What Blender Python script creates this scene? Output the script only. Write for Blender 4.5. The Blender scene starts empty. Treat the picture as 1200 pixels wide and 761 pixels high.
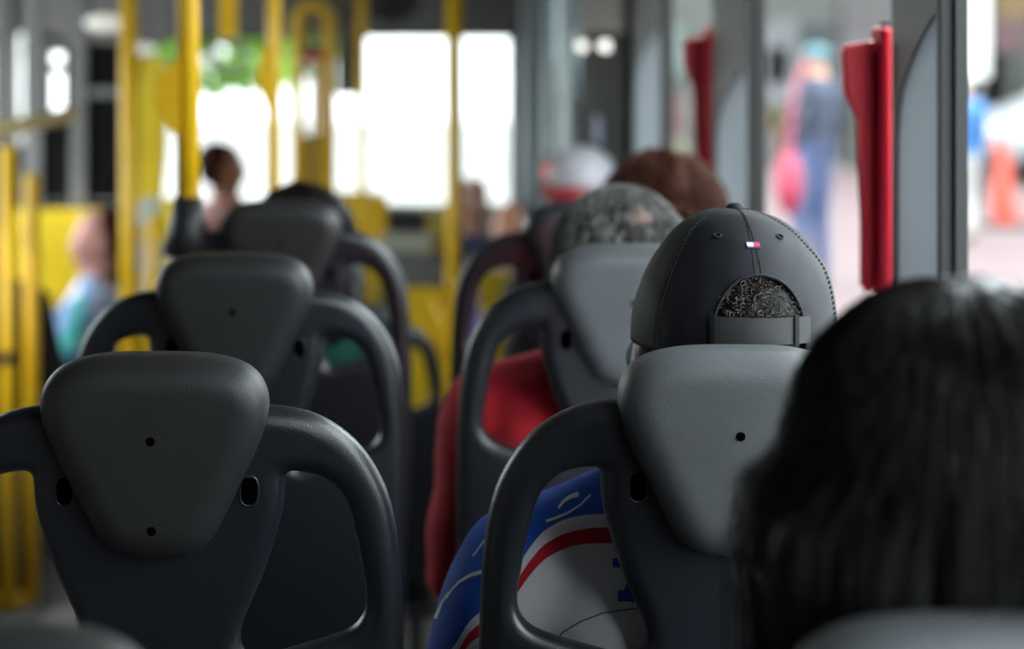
import bpy, bmesh, math, random
from mathutils import Vector, Matrix, Euler, noise
from mathutils.bvhtree import BVHTree
random.seed(7)
C = bpy.context.scene.collection
S = bpy.context.scene
V = Vector
F = 2180.0            # focal length in pixels of the 1200 px wide frame
EYE = 1.45            # eye height above the raised bus floor

# ------------------------------------------------------------ camera, sky, sun, exposure
cd = bpy.data.cameras.new('camera'); cam = bpy.data.objects.new('camera', cd); C.objects.link(cam)
cam.location = (0, 0, EYE); cam.rotation_euler = (math.radians(90), 0, 0)
cd.sensor_width = 36; cd.lens = 36*F/1200
cd.shift_x = (600-476)/1200; cd.shift_y = -(380.5-34)/1200
cd.clip_start = 0.05; cd.clip_end = 300
cd.dof.use_dof = True; cd.dof.focus_distance = 1.64; cd.dof.aperture_fstop = 3.0
S.camera = cam
S.view_settings.view_transform = 'Standard'; S.view_settings.look = 'None'
S.view_settings.gamma = 1; S.view_settings.use_curve_mapping = False
S.view_settings.exposure = 0.22
S.cycles.use_denoising = True
S.cycles.max_bounces = 8; S.cycles.diffuse_bounces = 4; S.cycles.glossy_bounces = 3
S.cycles.transparent_max_bounces = 16; S.cycles.caustics_reflective = False; S.cycles.caustics_refractive = False
S.cycles.sample_clamp_indirect = 6
w = bpy.data.worlds.new('sky'); S.world = w; w.use_nodes = True
bg = w.node_tree.nodes['Background']; bg.inputs[0].default_value = (0.90, 0.95, 1.0, 1); bg.inputs[1].default_value = 8.5
sd = bpy.data.lights.new('sun', 'SUN'); sd.energy = 4.0; sd.angle = 0.01; sd.color = (1, .95, .86)
sun = bpy.data.objects.new('sun', sd); C.objects.link(sun)
sun.rotation_euler = V((0.55, 0.30, -0.78)).to_track_quat('-Z', 'Y').to_euler()
sun.location = (-6, -4, 10)
def portal(name, loc, rot, sx, sy):
    d = bpy.data.lights.new(name, 'AREA'); d.shape = 'RECTANGLE'; d.size = sx; d.size_y = sy; d.cycles.is_portal = True
    o = bpy.data.objects.new(name, d); C.objects.link(o); o.location = loc; o.rotation_euler = rot
    return o
H90 = math.pi/2
portal('daylight_right', (0.72, 1.9, 1.38), (0, H90, 0), 1.1, 6.4)
portal('daylight_left', (-2.0, 6.2, 1.3), (0, -H90, 0), 1.2, 5.8)
portal('daylight_front', (-.65, 9.15, 1.0), (-H90, 0, 0), 2.4, .9)

# ------------------------------------------------------------ helpers
def mat(name, col, rough=.5, metal=0, var=.12, scale=30, bump=0, bscale=300, spec=.5, sheen=0, emit=0, sss=0):
    m = bpy.data.materials.new(name); m.use_nodes = True
    nt = m.node_tree; b = nt.nodes['Principled BSDF']
    b.inputs['Roughness'].default_value = rough; b.inputs['Metallic'].default_value = metal
    b.inputs['Specular IOR Level'].default_value = spec
    if sheen: b.inputs['Sheen Weight'].default_value = sheen
    if sss:
        b.inputs['Subsurface Weight'].default_value = sss; b.inputs['Subsurface Scale'].default_value = .01
    tc = nt.nodes.new('ShaderNodeTexCoord')
    n = nt.nodes.new('ShaderNodeTexNoise'); n.inputs['Scale'].default_value = scale; n.inputs['Detail'].default_value = 4
    nt.links.new(tc.outputs['Object'], n.inputs['Vector'])
    r = nt.nodes.new('ShaderNodeValToRGB')
    r.color_ramp.elements[0].position = .3; r.color_ramp.elements[1].position = .7
    r.color_ramp.elements[0].color = tuple(c*(1-var) for c in col[:3])+(1,)
    r.color_ramp.elements[1].color = tuple(min(1, c*(1+var)) for c in col[:3])+(1,)
    nt.links.new(n.outputs['Fac'], r.inputs['Fac']); nt.links.new(r.outputs['Color'], b.inputs['Base Color'])
    if emit:
        nt.links.new(r.outputs['Color'], b.inputs['Emission Color']); b.inputs['Emission Strength'].default_value = emit
    if bump:
        n2 = nt.nodes.new('ShaderNodeTexNoise'); n2.inputs['Scale'].default_value = bscale; n2.inputs['Detail'].default_value = 2
        nt.links.new(tc.outputs['Object'], n2.inputs['Vector'])
        bp = nt.nodes.new('ShaderNodeBump'); bp.inputs['Strength'].default_value = bump; bp.inputs['Distance'].default_value = .002
        nt.links.new(n2.outputs['Fac'], bp.inputs['Height']); nt.links.new(bp.outputs['Normal'], b.inputs['Normal'])
    return m
def glass_mat(name, tint=(.93, .96, .95), refl=.018):
    m = bpy.data.materials.new(name); m.use_nodes = True; nt = m.node_tree
    nt.nodes.remove(nt.nodes['Principled BSDF'])
    t = nt.nodes.new('ShaderNodeBsdfTransparent'); t.inputs[0].default_value = tint+(1,)
    g = nt.nodes.new('ShaderNodeBsdfGlossy'); g.inputs['Roughness'].default_value = .03
    x = nt.nodes.new('ShaderNodeMixShader'); x.inputs[0].default_value = refl
    nt.links.new(t.outputs[0], x.inputs[1]); nt.links.new(g.outputs[0], x.inputs[2])
    nt.links.new(x.outputs[0], nt.nodes['Material Output'].inputs[0])
    return m

def link(name, me, m=None, parent=None, smooth=True):
    o = bpy.data.objects.new(name, me); C.objects.link(o)
    if m is not None and not me.materials: me.materials.append(m)
    if smooth: me.shade_smooth()
    if parent is not None: o.parent = parent
    return o
def obj(name, bm, m, parent=None, smooth=False):
    bmesh.ops.recalc_face_normals(bm, faces=bm.faces)
    me = bpy.data.meshes.new(name); bm.to_mesh(me); bm.free()
    return link(name, me, m, parent, smooth)
def tag(o, label, cat, group=None, kind=None):
    if label: o['label'] = label
    if cat: o['category'] = cat
    if group: o['group'] = group
    if kind: o['kind'] = kind
    return o
def struct(name, bm, m, label=None):
    o = obj(name, bm, m); o['kind'] = 'structure'
    if label: o['label'] = label
    return o
def thing(name, label, cat, loc=(0, 0, 0), rz=0, group=None):
    o = bpy.data.objects.new(name, None); C.objects.link(o); o.location = loc; o.rotation_euler = (0, 0, rz)
    o.empty_display_size = .1
    return tag(o, label, cat, group)
def kids(o, table={}):
    return [c for c in bpy.data.objects if c.parent == o]
def dup(o, loc=None, label=None, group=None, parent=None):
    c = o.copy(); C.objects.link(c)
    if parent is not None: c.parent = parent
    if loc is not None: c.location = loc
    if label: c['label'] = label
    if group: c['group'] = group
    for k in kids(o): dup(k, parent=c)
    return c

def bx(bm, x0, x1, y0, y1, z0, z1, bev=0):
    g = bmesh.ops.create_cube(bm, size=1)
    vs = g['verts']
    for v in vs:
        v.co = V(((x0+x1)/2+v.co.x*(x1-x0), (y0+y1)/2+v.co.y*(y1-y0), (z0+z1)/2+v.co.z*(z1-z0)))
    if bev:
        es = list({e for v in vs for e in v.link_edges})
        bmesh.ops.bevel(bm, geom=es, offset=bev, segments=2, affect='EDGES', profile=.5)
def ell(bm, c, r, rot=None, seg=20):
    if not hasattr(r, '__len__'): r = (r, r, r)
    M = Matrix.Translation(V(c)) @ (rot.to_matrix().to_4x4() if rot else Matrix()) @ Matrix.Diagonal((r[0], r[1], r[2], 1))
    bmesh.ops.create_uvsphere(bm, u_segments=seg, v_segments=seg//2+2, radius=1, matrix=M)
def cap(bm, a, b, ra, rb=None, seg=16, ends=True):
    rb = ra if rb is None else rb
    a, b = V(a), V(b); d = b-a; L = d.length
    q = d.to_track_quat('Z', 'Y').to_matrix().to_4x4()
    bmesh.ops.create_cone(bm, cap_ends=True, segments=seg, radius1=ra, radius2=rb, depth=L, matrix=Matrix.Translation((a+b)/2) @ q)
    if ends:
        ell(bm, a, ra*.999, seg=seg); ell(bm, b, rb*.999, seg=seg)
def tube(bm, pts, r, seg=10, closed=False):
    pts = [V(p) for p in pts]; n = len(pts); rings = []
    rr = r if hasattr(r, '__len__') else [r]*n
    up = V((0, 0, 1))
    for i, p in enumerate(pts):
        if closed: t = pts[(i+1) % n]-pts[i-1]
        else: t = pts[min(i+1, n-1)]-pts[max(i-1, 0)]
        t.normalize()
        u = t.cross(up)
        if u.length < .1: u = t.cross(V((1, 0, 0)))
        u.normalize(); v = t.cross(u).normalized()
        if rings:
            pu = prev_u - t*prev_u.dot(t)
            if pu.length > 1e-4: u = pu.normalized(); v = t.cross(u).normalized()
        prev_u = u
        rings.append([bm.verts.new(p+(u*math.cos(2*math.pi*k/seg)+v*math.sin(2*math.pi*k/seg))*rr[i]) for k in range(seg)])
    m = n if closed else n-1
    for i in range(m):
        A, B = rings[i], rings[(i+1) % n]
        for k in range(seg):
            bm.faces.new((A[k], A[(k+1) % seg], B[(k+1) % seg], B[k]))
    if not closed:
        bm.faces.new(rings[0][::-1]); bm.faces.new(rings[-1])
def prism(bm, pts, axis, a, b):
    # pts: 2D outline; axis 'y': (x,z) extruded over y a..b ; axis 'x': (y,z) extruded over x
    def mk(p, t):
        return V((p[0], t, p[1])) if axis == 'y' else (V((t, p[0], p[1])) if axis == 'x' else V((p[0], p[1], t)))
    A = [bm.verts.new(mk(p, a)) for p in pts]; B = [bm.verts.new(mk(p, b)) for p in pts]
    bm.faces.new(A); bm.faces.new(B[::-1]); n = len(pts)
    for i in range(n): bm.faces.new((A[i], B[i], B[(i+1) % n], A[(i+1) % n]))
def bake(ob):
    dg = bpy.context.evaluated_depsgraph_get(); dg.update()
    me = bpy.data.meshes.new_from_object(ob.evaluated_get(dg), depsgraph=dg)
    d = ob.data; bpy.data.objects.remove(ob)
    return me
def fuse(bm, voxel, smooth=4, factor=.5):
    me = bpy.data.meshes.new('t'); bm.to_mesh(me); bm.free()
    o = bpy.data.objects.new('t', me); C.objects.link(o)
    r = o.modifiers.new('r', 'REMESH'); r.mode = 'VOXEL'; r.voxel_size = voxel
    if smooth:
        s = o.modifiers.new('s', 'SMOOTH'); s.iterations = smooth; s.factor = factor
    m = bake(o)
    m.materials.clear()
    return m
def smooth_loop(pts, n=4, closed=True):
    # Catmull-Rom through 2D points
    out = []; N = len(pts)
    for i in range(N if closed else N-1):
        p0, p1, p2, p3 = [V(pts[(i+k) % N] if closed else pts[max(0, min(N-1, i+k))]) for k in (-1, 0, 1, 2)]
        for j in range(n):
            t = j/n
            out.append(.5*((2*p1)+(p2-p0)*t+(2*p0-5*p1+4*p2-p3)*t*t+(3*p1-p0-3*p2+p3)*t**3))
    if not closed: out.append(V(pts[-1]))
    return out
def plate(outlines, thick, bev, voxel, smooth=3):
    """filled 2D outlines (x,z) with holes -> rounded solid, extruded along y, centred on y=0"""
    cu = bpy.data.curves.new('c', 'CURVE'); cu.dimensions = '2D'; cu.fill_mode = 'BOTH'
    cu.extrude = max(1e-4, thick/2-bev); cu.bevel_depth = bev; cu.offset = -bev; cu.bevel_resolution = 4
    for pts in outlines:
        sp = cu.splines.new('POLY'); sp.points.add(len(pts)-1); sp.use_cyclic_u = True
        for i, p in enumerate(pts): sp.points[i].co = (p[0], p[1], 0, 1)
    o = bpy.data.objects.new('c', cu); C.objects.link(o)
    dg = bpy.context.evaluated_depsgraph_get(); dg.update()
    me = bpy.data.meshes.new_from_object(o.evaluated_get(dg), depsgraph=dg)
    bpy.data.objects.remove(o)
    bm = bmesh.new(); bm.from_mesh(me)
    bmesh.ops.remove_doubles(bm, verts=bm.verts, dist=1e-5)
    for v in bm.verts: v.co = V((v.co.x, -v.co.z, v.co.y))
    if voxel: return fuse(bm, voxel, smooth)
    m2 = bpy.data.meshes.new('p'); bm.to_mesh(m2); bm.free(); return m2
def warp(me, fn):
    for v in me.vertices: v.co = fn(v.co)
    me.update(); return me
def P(px, py, d): return V(((px-476)*d/F, d, EYE-(py-34)*d/F))

# ------------------------------------------------------------ materials
M_plastic = mat('seat_plastic', (.011, .0125, .017), .33, spec=.7, var=.08, bump=.15, bscale=700)
M_pad = mat('headrest_plastic', (.019, .019, .020), .46, var=.06, bump=.2, bscale=700)
M_padlit = mat('headrest_plastic_daylit', (.085, .090, .097), .46, var=.06, bump=.2, bscale=700)  # paler copy of the headrest plastic, window light put into its colour
M_holeshade = mat('recess_shade', (.0015, .0015, .0015), .9, spec=0)  # near-black stands for the shade inside holes and slots
M_fabric = mat('seat_fabric', (.005, .006, .009), .9, var=.4, scale=200)
M_metal = mat('dark_metal', (.08, .08, .085), .4, metal=.8)
M_yel = mat('yellow_paint', (.85, .50, .012), .35, var=.06, scale=12)
M_yel2 = mat('yellow_panel', (.92, .66, .02), .4, var=.06, scale=8)
M_black = mat('black_plastic', (.015, .015, .017), .45)
M_rubber = mat('black_rubber', (.01, .01, .01), .6)
M_wallgrey = mat('bus_wall_grey', (.16, .155, .15), .55, var=.06, scale=5)
M_ceil = mat('bus_ceiling', (.22, .215, .21), .6, var=.04, scale=4)
M_floor = mat('bus_floor', (.10, .10, .105), .7, var=.3, scale=120)
M_pillar = mat('pillar_cover', (.10, .10, .105), .5, var=.08, scale=15)
M_fin = mat('pillar_inset', (.50, .56, .60), .5, var=.06, scale=10)
M_red = mat('red_plastic', (.85, .018, .045), .33, var=.06)
M_glass = glass_mat('window_glass')
M_skin = mat('skin_tan', (.36, .17, .11), .5, var=.08, sss=.1)
M_skin2 = mat('skin_brown', (.36, .17, .10), .5, var=.08, sss=.1)
M_hairblack = mat('hair_black', (.0045, .0035, .0035), .38, var=.3, scale=60, spec=.16)
M_hairbrown = mat('hair_brown', (.042, .013, .007), .55, spec=.1, var=.35, scale=60)
M_hairgrey = mat('hair_grey', (.13, .125, .12), .5, var=.75, scale=45)
M_white = mat('white_plastic', (.75, .76, .78), .4)
M_denim = mat('denim', (.03, .05, .12), .85, var=.2, scale=80)
M_dark = mat('dark_cloth', (.012, .012, .014), .85, var=.2, scale=80)
M_shoe = mat('shoe', (.03, .03, .03), .6)
M_redcloth = mat('red_cotton', (.46, .008, .020), .85, var=.15, scale=50, bump=.3, bscale=500)

# ------------------------------------------------------------ the bus shell
XR, XL = .62, -1.90
YB, YF = -2.2, 9.0
FR = -.37              # the low front floor
STEP = 3.78
bm = bmesh.new(); bx(bm, XL, XR, YB, STEP, -.06, 0); bx(bm, XL, XR, STEP-.03, STEP, FR, -.06)

bx(bm, XL, XR, STEP, YF, FR-.06, FR)
struct('floor', bm, M_floor, 'dark grey speckled bus floor, raised at the rear')
bm = bmesh.new(); bx(bm, XL-.1, XR+.08, YB-.1, YF+.1, 1.98, 2.06); struct('ceiling', bm, M_ceil)
WS, WT = .86, 1.90     # window sill, window top
rp = [(-2.2, -1.2), (-.2, .03), (.94, 1.16), (2.117, 2.33), (3.30, 3.70), (4.43, 5.02)]
bm = bmesh.new()
bx(bm, XR, XR+.025, YB, 6.35, -.5, WS); bx(bm, XR, XR+.025, YB, YF, WT, 1.98)
for a, b in rp[:3]: bx(bm, XR+.001, XR+.02, a, b, WS, WT)
bx(bm, XR, XR+.025, 5.02, 6.35, WS, WT); bx(bm, XR, XR+.04, 8.4, YF, -.5, WT)
struct('wall_right', bm, M_wallgrey)
lp = [(-2.2, 3.4), (4.6, 4.8), (6.0, 6.2), (7.4, 7.6), (8.9, 9.0)]
bm = bmesh.new()
bx(bm, XL-.08, XL, YB, YF, -.5, .75); bx(bm, XL-.08, XL, YB, YF, 1.85, 1.98)
for a, b in lp: bx(bm, XL-.08, XL, a, b, .75, 1.85)
struct('wall_left', bm, M_wallgrey)
bm = bmesh.new()
bx(bm, XL, XR, YB-.08, YB, -.5, 1.98)
struct('wall_rear', bm, M_wallgrey)
bm = bmesh.new()
bx(bm, XL, XR+.08, YF, YF+.08, -.5, .58); bx(bm, XL, XR+.08, YF, YF+.08, 1.425, 1.98)
bx(bm, .50, XR+.04, YF, YF+.08, .58, 1.425); bx(bm, XL, -1.885, YF, YF+.08, .58, 1.425)
struct('wall_front', bm, M_wallgrey)
# windows
wn = 0
M_glassl = glass_mat('tinted_glass', (.75, .77, .76))  # tint added to the left panes to weaken daylight from that side
def window(name_i, b, gask, gm=M_glass):
    g = bmesh.new(); bx(g, *b)
    o = struct('window_%d' % name_i, g, gm)
    if gask: 
        g = bmesh.new()
        for q in gask: bx(g, *q)
        obj('gasket', g, M_rubber, o)
    return o
for i in range(len(rp)-1):
    wn += 1; a, b = rp[i][1], rp[i+1][0]
    window(wn, (XR+.008, XR+.012, a, b, WS, WT), [(XR+.002, XR+.016, a, a+.012, WS, WT), (XR+.002, XR+.016, b-.012, b, WS, WT), (XR+.002, XR+.016, a, b, WS, WS+.02)])
for i in range(len(lp)-1):
    wn += 1; a, b = lp[i][1], lp[i+1][0]
    window(wn, (XL-.06, XL-.055, a, b, .75, 1.85), [(XL-.065, XL-.04, a, a+.015, .75, 1.85), (XL-.065, XL-.04, b-.015, b, .75, 1.85)], M_glassl)
wn += 1; window(wn, (-1.885, .50, YF+.03, YF+.035, .58, 1.425), [(-1.8, .5, YF+.02, YF+.04, .58, .60), (-1.8, .5, YF+.02, YF+.04, 1.405, 1.425)])
# pillar covers; translucent panel added so the pale pointed inset glows with daylight
M_inset = bpy.data.materials.new('translucent_inset'); M_inset.use_nodes = True
nt = M_inset.node_tree; nt.nodes.remove(nt.nodes['Principled BSDF'])
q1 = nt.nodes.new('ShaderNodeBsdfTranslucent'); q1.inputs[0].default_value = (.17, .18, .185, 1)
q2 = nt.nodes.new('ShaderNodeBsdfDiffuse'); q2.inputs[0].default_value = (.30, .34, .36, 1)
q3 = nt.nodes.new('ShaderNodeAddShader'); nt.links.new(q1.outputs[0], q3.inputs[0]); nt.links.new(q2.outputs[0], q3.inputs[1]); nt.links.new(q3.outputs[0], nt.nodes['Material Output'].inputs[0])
def pillar(n, a, b, apex):
    L = b-a
    f = [(.04, -.012), (.10, 0), (.19, -.005), (.29, -.017), (.40, -.029), (.51, -.043), (.62, -.058), (.72, -.076), (.80, -.092), (.855, -.112), (.90, -.15), (.91, -.2)]
    arc = [(a+L*u, apex+v) for u, v in f]
    g = bmesh.new(); prism(g, [(a, WS-.02), (a, WT), (b, WT), (b, WS-.02), (a+L*.92, WS-.02)]+arc[::-1]+[(a+L*.04, WS-.02)], 'x', .608, XR+.018)
    o = struct('trim_%d' % n, g, M_pillar)
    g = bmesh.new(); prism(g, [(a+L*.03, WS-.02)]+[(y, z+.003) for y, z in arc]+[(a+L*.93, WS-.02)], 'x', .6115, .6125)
    obj('translucent_inset', g, M_inset, o)
    g = bmesh.new(); bx(g, .606, .622, a-.004, a+.008, WS-.02, WT, .002); obj('dark_edge', g, M_rubber, o)
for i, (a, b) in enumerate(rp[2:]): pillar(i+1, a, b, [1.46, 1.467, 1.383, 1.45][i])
bm = bmesh.new(); bx(bm, .55, XR, YB, 6.35, WS-.05, WS, .01); struct('trim_7', bm, M_pillar)

# red emergency handles on the window pillars
def handle(y, xr, label):
    t = thing('emergency_handle', label, 'emergency handle', (xr, y, 0), 0, 'red emergency window handles')
    w_ = .066
    g = bmesh.new()   # wide upper block tapering into the narrow lower half
    prism(g, [(-w_, 1.428), (-w_+.003, 1.372), (-w_+.006, 1.362), (-w_+.027, 1.338), (-w_+.027, 1.115), (-.024, 1.11), (-.024, 1.436)], 'y', 0, .022)
    bmesh.ops.bevel(g, geom=g.edges[:], offset=.005, segments=3, affect='EDGES')
    obj('housing', g, M_red, t)
    g = bmesh.new(); bx(g, -.020, -.001, -.012, .04, 1.105, 1.452, .006); obj('grip_bar', g, M_red, t, True)
    g = bmesh.new(); prism(g, [(-w_+.004, 1.422), (-.02, 1.436), (-.02, 1.422)], 'y', .004, .04); obj('top_lip', g, M_red, t)
    g = bmesh.new(); bx(g, -.026, -.018, .01, .04, 1.12, 1.42); obj('slot', g, M_holeshade, t)
    g = bmesh.new(); bx(g, -.006, .012, .012, .05, 1.09, 1.46, .003); obj('back_plate', g, M_rubber, t)
    return t
handle(2.375, .622, 'red plastic emergency window handle between the front-seat woman and the capped man, largest one')
handle(3.735, .621, 'red plastic emergency window handle above the curly brown hair, smaller one farther forward')

# ------------------------------------------------------------ seats
SC = .0007294
def prof(l): return [((p[0])*SC, EYE-(p[1]-34)*SC) for p in l]
def mirror(h):   # h: half outline from top centre to bottom centre on +x
    return smooth_loop(h+[(-x, z) for x, z in h[::-1] if abs(x) > 1e-6], 4)
pad_h = prof([(0, 417), (50, 418), (85, 423), (111, 433), (128, 450), (136, 474), (133, 500), (122, 532), (103, 572), (84, 612), (65, 645), (44, 660), (20, 666), (0, 667)])
def circ(cx, cz, rx, rz, n=16): return [(cx+rx*math.cos(2*math.pi*k/n), cz+rz*math.sin(2*math.pi*k/n)) for k in range(n)]
hz1, hz2 = EYE-(515-34)*SC, EYE-(623-34)*SC
def bend(y0, lean=.12, k=.35):
    return lambda co: V((co.x, co.y+y0+(1.1-co.z)*lean+k*co.x*co.x, co.z))
pad_me = plate([mirror(pad_h)], .070, .027, .0032, 4)
def padfn(co):
    c = bend(.035, .10, .15)(co)
    return c
warp(pad_me, padfn)
hx = 111*SC; hzs = EYE-(590-34)*SC
def rslot(cx, cz, rx, rz, n=20):
    pts = []
    for k in range(n):
        a = 2*math.pi*k/n
        pts.append((cx+rx*math.copysign(abs(math.cos(a))**.7, math.cos(a)), cz+rz*math.copysign(abs(math.sin(a))**.7, math.sin(a))))
    return pts
shell_h = prof([(0, 478), (60, 480), (120, 487), (165, 493), (203, 507), (238, 534), (264, 570), (281, 612), (290, 665), (295, 740), (297, 850), (296, 1000), (288, 1180), (270, 1320), (230, 1385), (120, 1395), (0, 1396)])
loop_r = prof([(156, 571), (183, 573), (207, 584), (226, 610), (237, 650), (245, 695), (250, 730), (248, 752), (234, 771), (205, 783), (150, 798), (112, 806), (100, 796), (99, 765), (125, 702), (142, 650), (151, 612), (153, 580)])
loopR = smooth_loop(loop_r, 3); loopL = [(-p[0], p[1]) for p in loopR]
shell_me = plate([mirror(shell_h), loopR, loopL], .036, .0155, .0036, 4)
warp(shell_me, bend(.050))
slot_mes = []
for sx in (-1, 1):
    g = bmesh.new(); prism(g, rslot(sx*hx, hzs, 10*SC, 17*SC), 'y', -.0188, -.010); m_ = bpy.data.meshes.new('slot'); g.to_mesh(m_); g.free(); warp(m_, bend(.050))  # flat black plate, the shade inside the slot put into its colour
    g = bmesh.new(); tube(g, [(x, -.0178, z) for x, z in rslot(sx*hx, hzs, 11*SC, 18*SC, 28)], .0015, 6, True); m2 = bpy.data.meshes.new('rim'); g.to_mesh(m2); g.free(); warp(m2, bend(.050))
    slot_mes.append((m_, m2))
cush_h = prof([(0, 540), (90, 545), (132, 560), (140, 590), (128, 670), (98, 750), (88, 800), (120, 850), (215, 870), (235, 960), (235, 1200), (215, 1330), (120, 1350), (0, 1352)])
cush_me = plate([mirror(cush_h)], .05, .02, .006, 4); warp(cush_me, bend(.091))
bm = bmesh.new(); bx(bm, -.195, .195, .15, .56, .395, .455, .025); seatpan_me = fuse(bm, .008, 3)
bm = bmesh.new(); bx(bm, -.205, .205, .13, .56, .365, .398, .012); tray_me = bpy.data.meshes.new('tray'); bm.to_mesh(tray_me); bm.free()
def leg_me(sx):
    g = bmesh.new(); tube(g, [(sx*.15, .20, .37), (sx*.15, .22, .2), (sx*.15, .22, .012)], .018); bx(g, sx*.15-.04, sx*.15+.04, .17, .27, 0, .012, .003)
    m = bpy.data.meshes.new('leg'); g.to_mesh(m); g.free(); return m
def leg_me2(sx):
    g = bmesh.new(); tube(g, [(sx*.15, .46, .37), (sx*.15, .44, .2), (sx*.15, .44, .012)], .018); bx(g, sx*.15-.04, sx*.15+.04, .39, .49, 0, .012, .003)
    m = bpy.data.meshes.new('leg'); g.to_mesh(m); g.free(); return m
legs = [leg_me(-1), leg_me(1), leg_me2(-1), leg_me2(1)]
def ydish(r, d, cx, cz, y):   # black disc painted as the shade in a bolt hole
    g = bmesh.new(); bmesh.ops.create_cone(g, cap_ends=True, segments=18, radius1=r, radius2=r*.8, depth=d, matrix=Matrix.Translation((cx, y, cz)) @ Matrix.Rotation(H90, 4, 'X'))
    m = bpy.data.meshes.new('recess_shade'); g.to_mesh(m); g.free(); return m
def pady(x, z):
    return .0+(1.1-z)*.10+.15*x*x
bolt1 = ydish(.0050, .006, 0, hz1, pady(0, hz1)+.0024)
bolt2 = ydish(.0050, .006, 0, hz2, pady(0, hz2)+.0024)
SG = 'moulded bus seats in rows'
def make_seat(loc, label, pad_m):
    t = thing('bus_seat', label, 'seat', loc, 0, SG)
    sh_ = link('backrest_shell', shell_me, M_plastic, t)
    for m_, m2 in slot_mes: link('slot', m_, M_holeshade, sh_, False); link('slot_rim', m2, M_plastic, sh_)
    p = link('headrest', pad_me.copy(), pad_m, t); p.location.z = -.0022
    link('recess_shade', bolt1, M_holeshade, p, False); link('recess_shade', bolt2, M_holeshade, p, False)
    link('back_cushion', cush_me, M_fabric, t); link('seat_cushion', seatpan_me, M_fabric, t)
    link('seat_tray', tray_me, M_plastic, t, False)
    for l in legs: link('leg', l, M_metal, t)
    return t
s0 = make_seat((-.2188, 1.59, 0), 'black moulded seat at lower left, the only left one showing both bolt holes', M_pad)
s1 = make_seat((.2805, 1.56, .011), 'seat directly behind the man in the black cap, pale grey headrest', M_padlit)
LX, RX = -.2185, .2815
for (x, y, z, l, src) in [
    (LX, .862, -.004, 'nearest seat on the left, only its blurred headrest top showing in the bottom left corner', s0),
    (-.2165, 2.315, 0, 'dark seat with one bolt hole showing, just beyond the front left seat with two holes', s0),
    (-.207, 3.035, 0, 'dark seat in front of the dark haired passenger beside the pole sleeve', s0),
    (-.125, 4.50, -.385, 'low blurred seat beyond the raised floor, seen as an arch left of the yellow turnstile', s0),
    (.287, .885, -.008, 'nearest seat on the right, blurred headrest top under the long black hair', s1),
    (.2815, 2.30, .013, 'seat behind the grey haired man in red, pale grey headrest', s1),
    (.290, 3.02, -.002, 'black arch of the seat left of the grey haired man, third along the window column', 'dark'),
    ]:
    q = dup(s1 if src == 'dark' else src, (x, y, z), l)
    if src == 'dark':
        h_ = [k for k in kids(q) if k.name.startswith('headrest')][0]; h_.data = h_.data.copy(); h_.data.materials[0] = M_plastic

# ------------------------------------------------------------ people
def strands(name, c, r, n, length, width, m, parent, keep, flow, seed=1, curl=0, seg=4, lift=.002):
    rnd = random.Random(seed); g = bmesh.new(); c = V(c)
    k = 0
    while k < n:
        d = V((rnd.gauss(0, 1), rnd.gauss(0, 1), rnd.gauss(0, 1))).normalized()
        if not keep(d, rnd): continue
        k += 1
        p = c+V((d.x*r[0], d.y*r[1], d.z*r[2])); nrm = V((d.x/r[0], d.y/r[1], d.z/r[2])).normalized()
        L = length*(.6+.8*rnd.random()); f = flow(d, rnd); side = nrm.cross(f).normalized()
        pts = []; ph = rnd.random()*6.28
        q = p-nrm*.002
        for s in range(seg+1):
            u = s/seg
            o = q + side*(math.sin(ph+u*7)*curl) + nrm*(math.cos(ph+u*7)*curl+curl*.6)
            pts.append(o)
            if q.z-c.z < -.1*r[2]: f = V((f.x*.2, f.y*.2, -1)).normalized()
            q = q+f*(L/seg)
            # stay on the surface of the hair mass
            e = V(((q.x-c.x)/r[0], (q.y-c.y)/r[1], (q.z-c.z)/r[2]))
            if e.z > -.15 and not 1.0 <= e.length <= 1.03: e = e.normalized()*1.012; q = c+V((e.x*r[0], e.y*r[1], e.z*r[2]))
        pv = None
        for s, o in enumerate(pts):
            ww = width*(1-.7*s/seg)/2
            a = g.verts.new(o-side*ww); b = g.verts.new(o+side*ww); e_ = g.verts.new(o+nrm*ww)
            if pv:
                for i, j in ((0, 2), (2, 1), (1, 0)):
                    g.faces.new((pv[i], pv[j], (a, b, e_)[j], (a, b, e_)[i]))
            pv = (a, b, e_)
    me = bpy.data.meshes.new(name); g.to_mesh(me); g.free()
    return link(name, me, m, parent)

def limbpts(p):
    ht = p.get('ht', 1.26); sh = ht-p.get('shd', .33); sw = p.get('sw', .175)
    hc = V((p.get('hx', 0), p.get('hy', -.10), ht-.118))
    st = p.get('stand', False)
    d = dict(ht=ht, sh=sh, sw=sw, hc=hc, trap=p.get('trap', 0))
    for s in (-1, 1):
        S_ = V((s*sw, -.07, sh-.02)); el = V((s*(sw+(p.get('eor', p.get('eo', .05)) if s > 0 else p.get('eo', .05))), -.02, sh-.24)); wr = V((s*(sw-.03), .20, .62 if not st else sh-.25))
        if p.get('arms') == 'down': wr = V((s*(sw+.05), .06, sh-.50))
        d['arm%d' % s] = (S_, el, wr)
        if st: d['leg%d' % s] = (V((s*.09, 0, sh-.50)), V((s*.10, .03, .48)), V((s*.10, .0, .09)))
        else: d['leg%d' % s] = (V((s*.09, .04, .545)), V((s*.11, .40, .53)), V((s*.11, .38, .09)))
    d['pel'] = sh-.42 if st else .55
    return d
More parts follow.
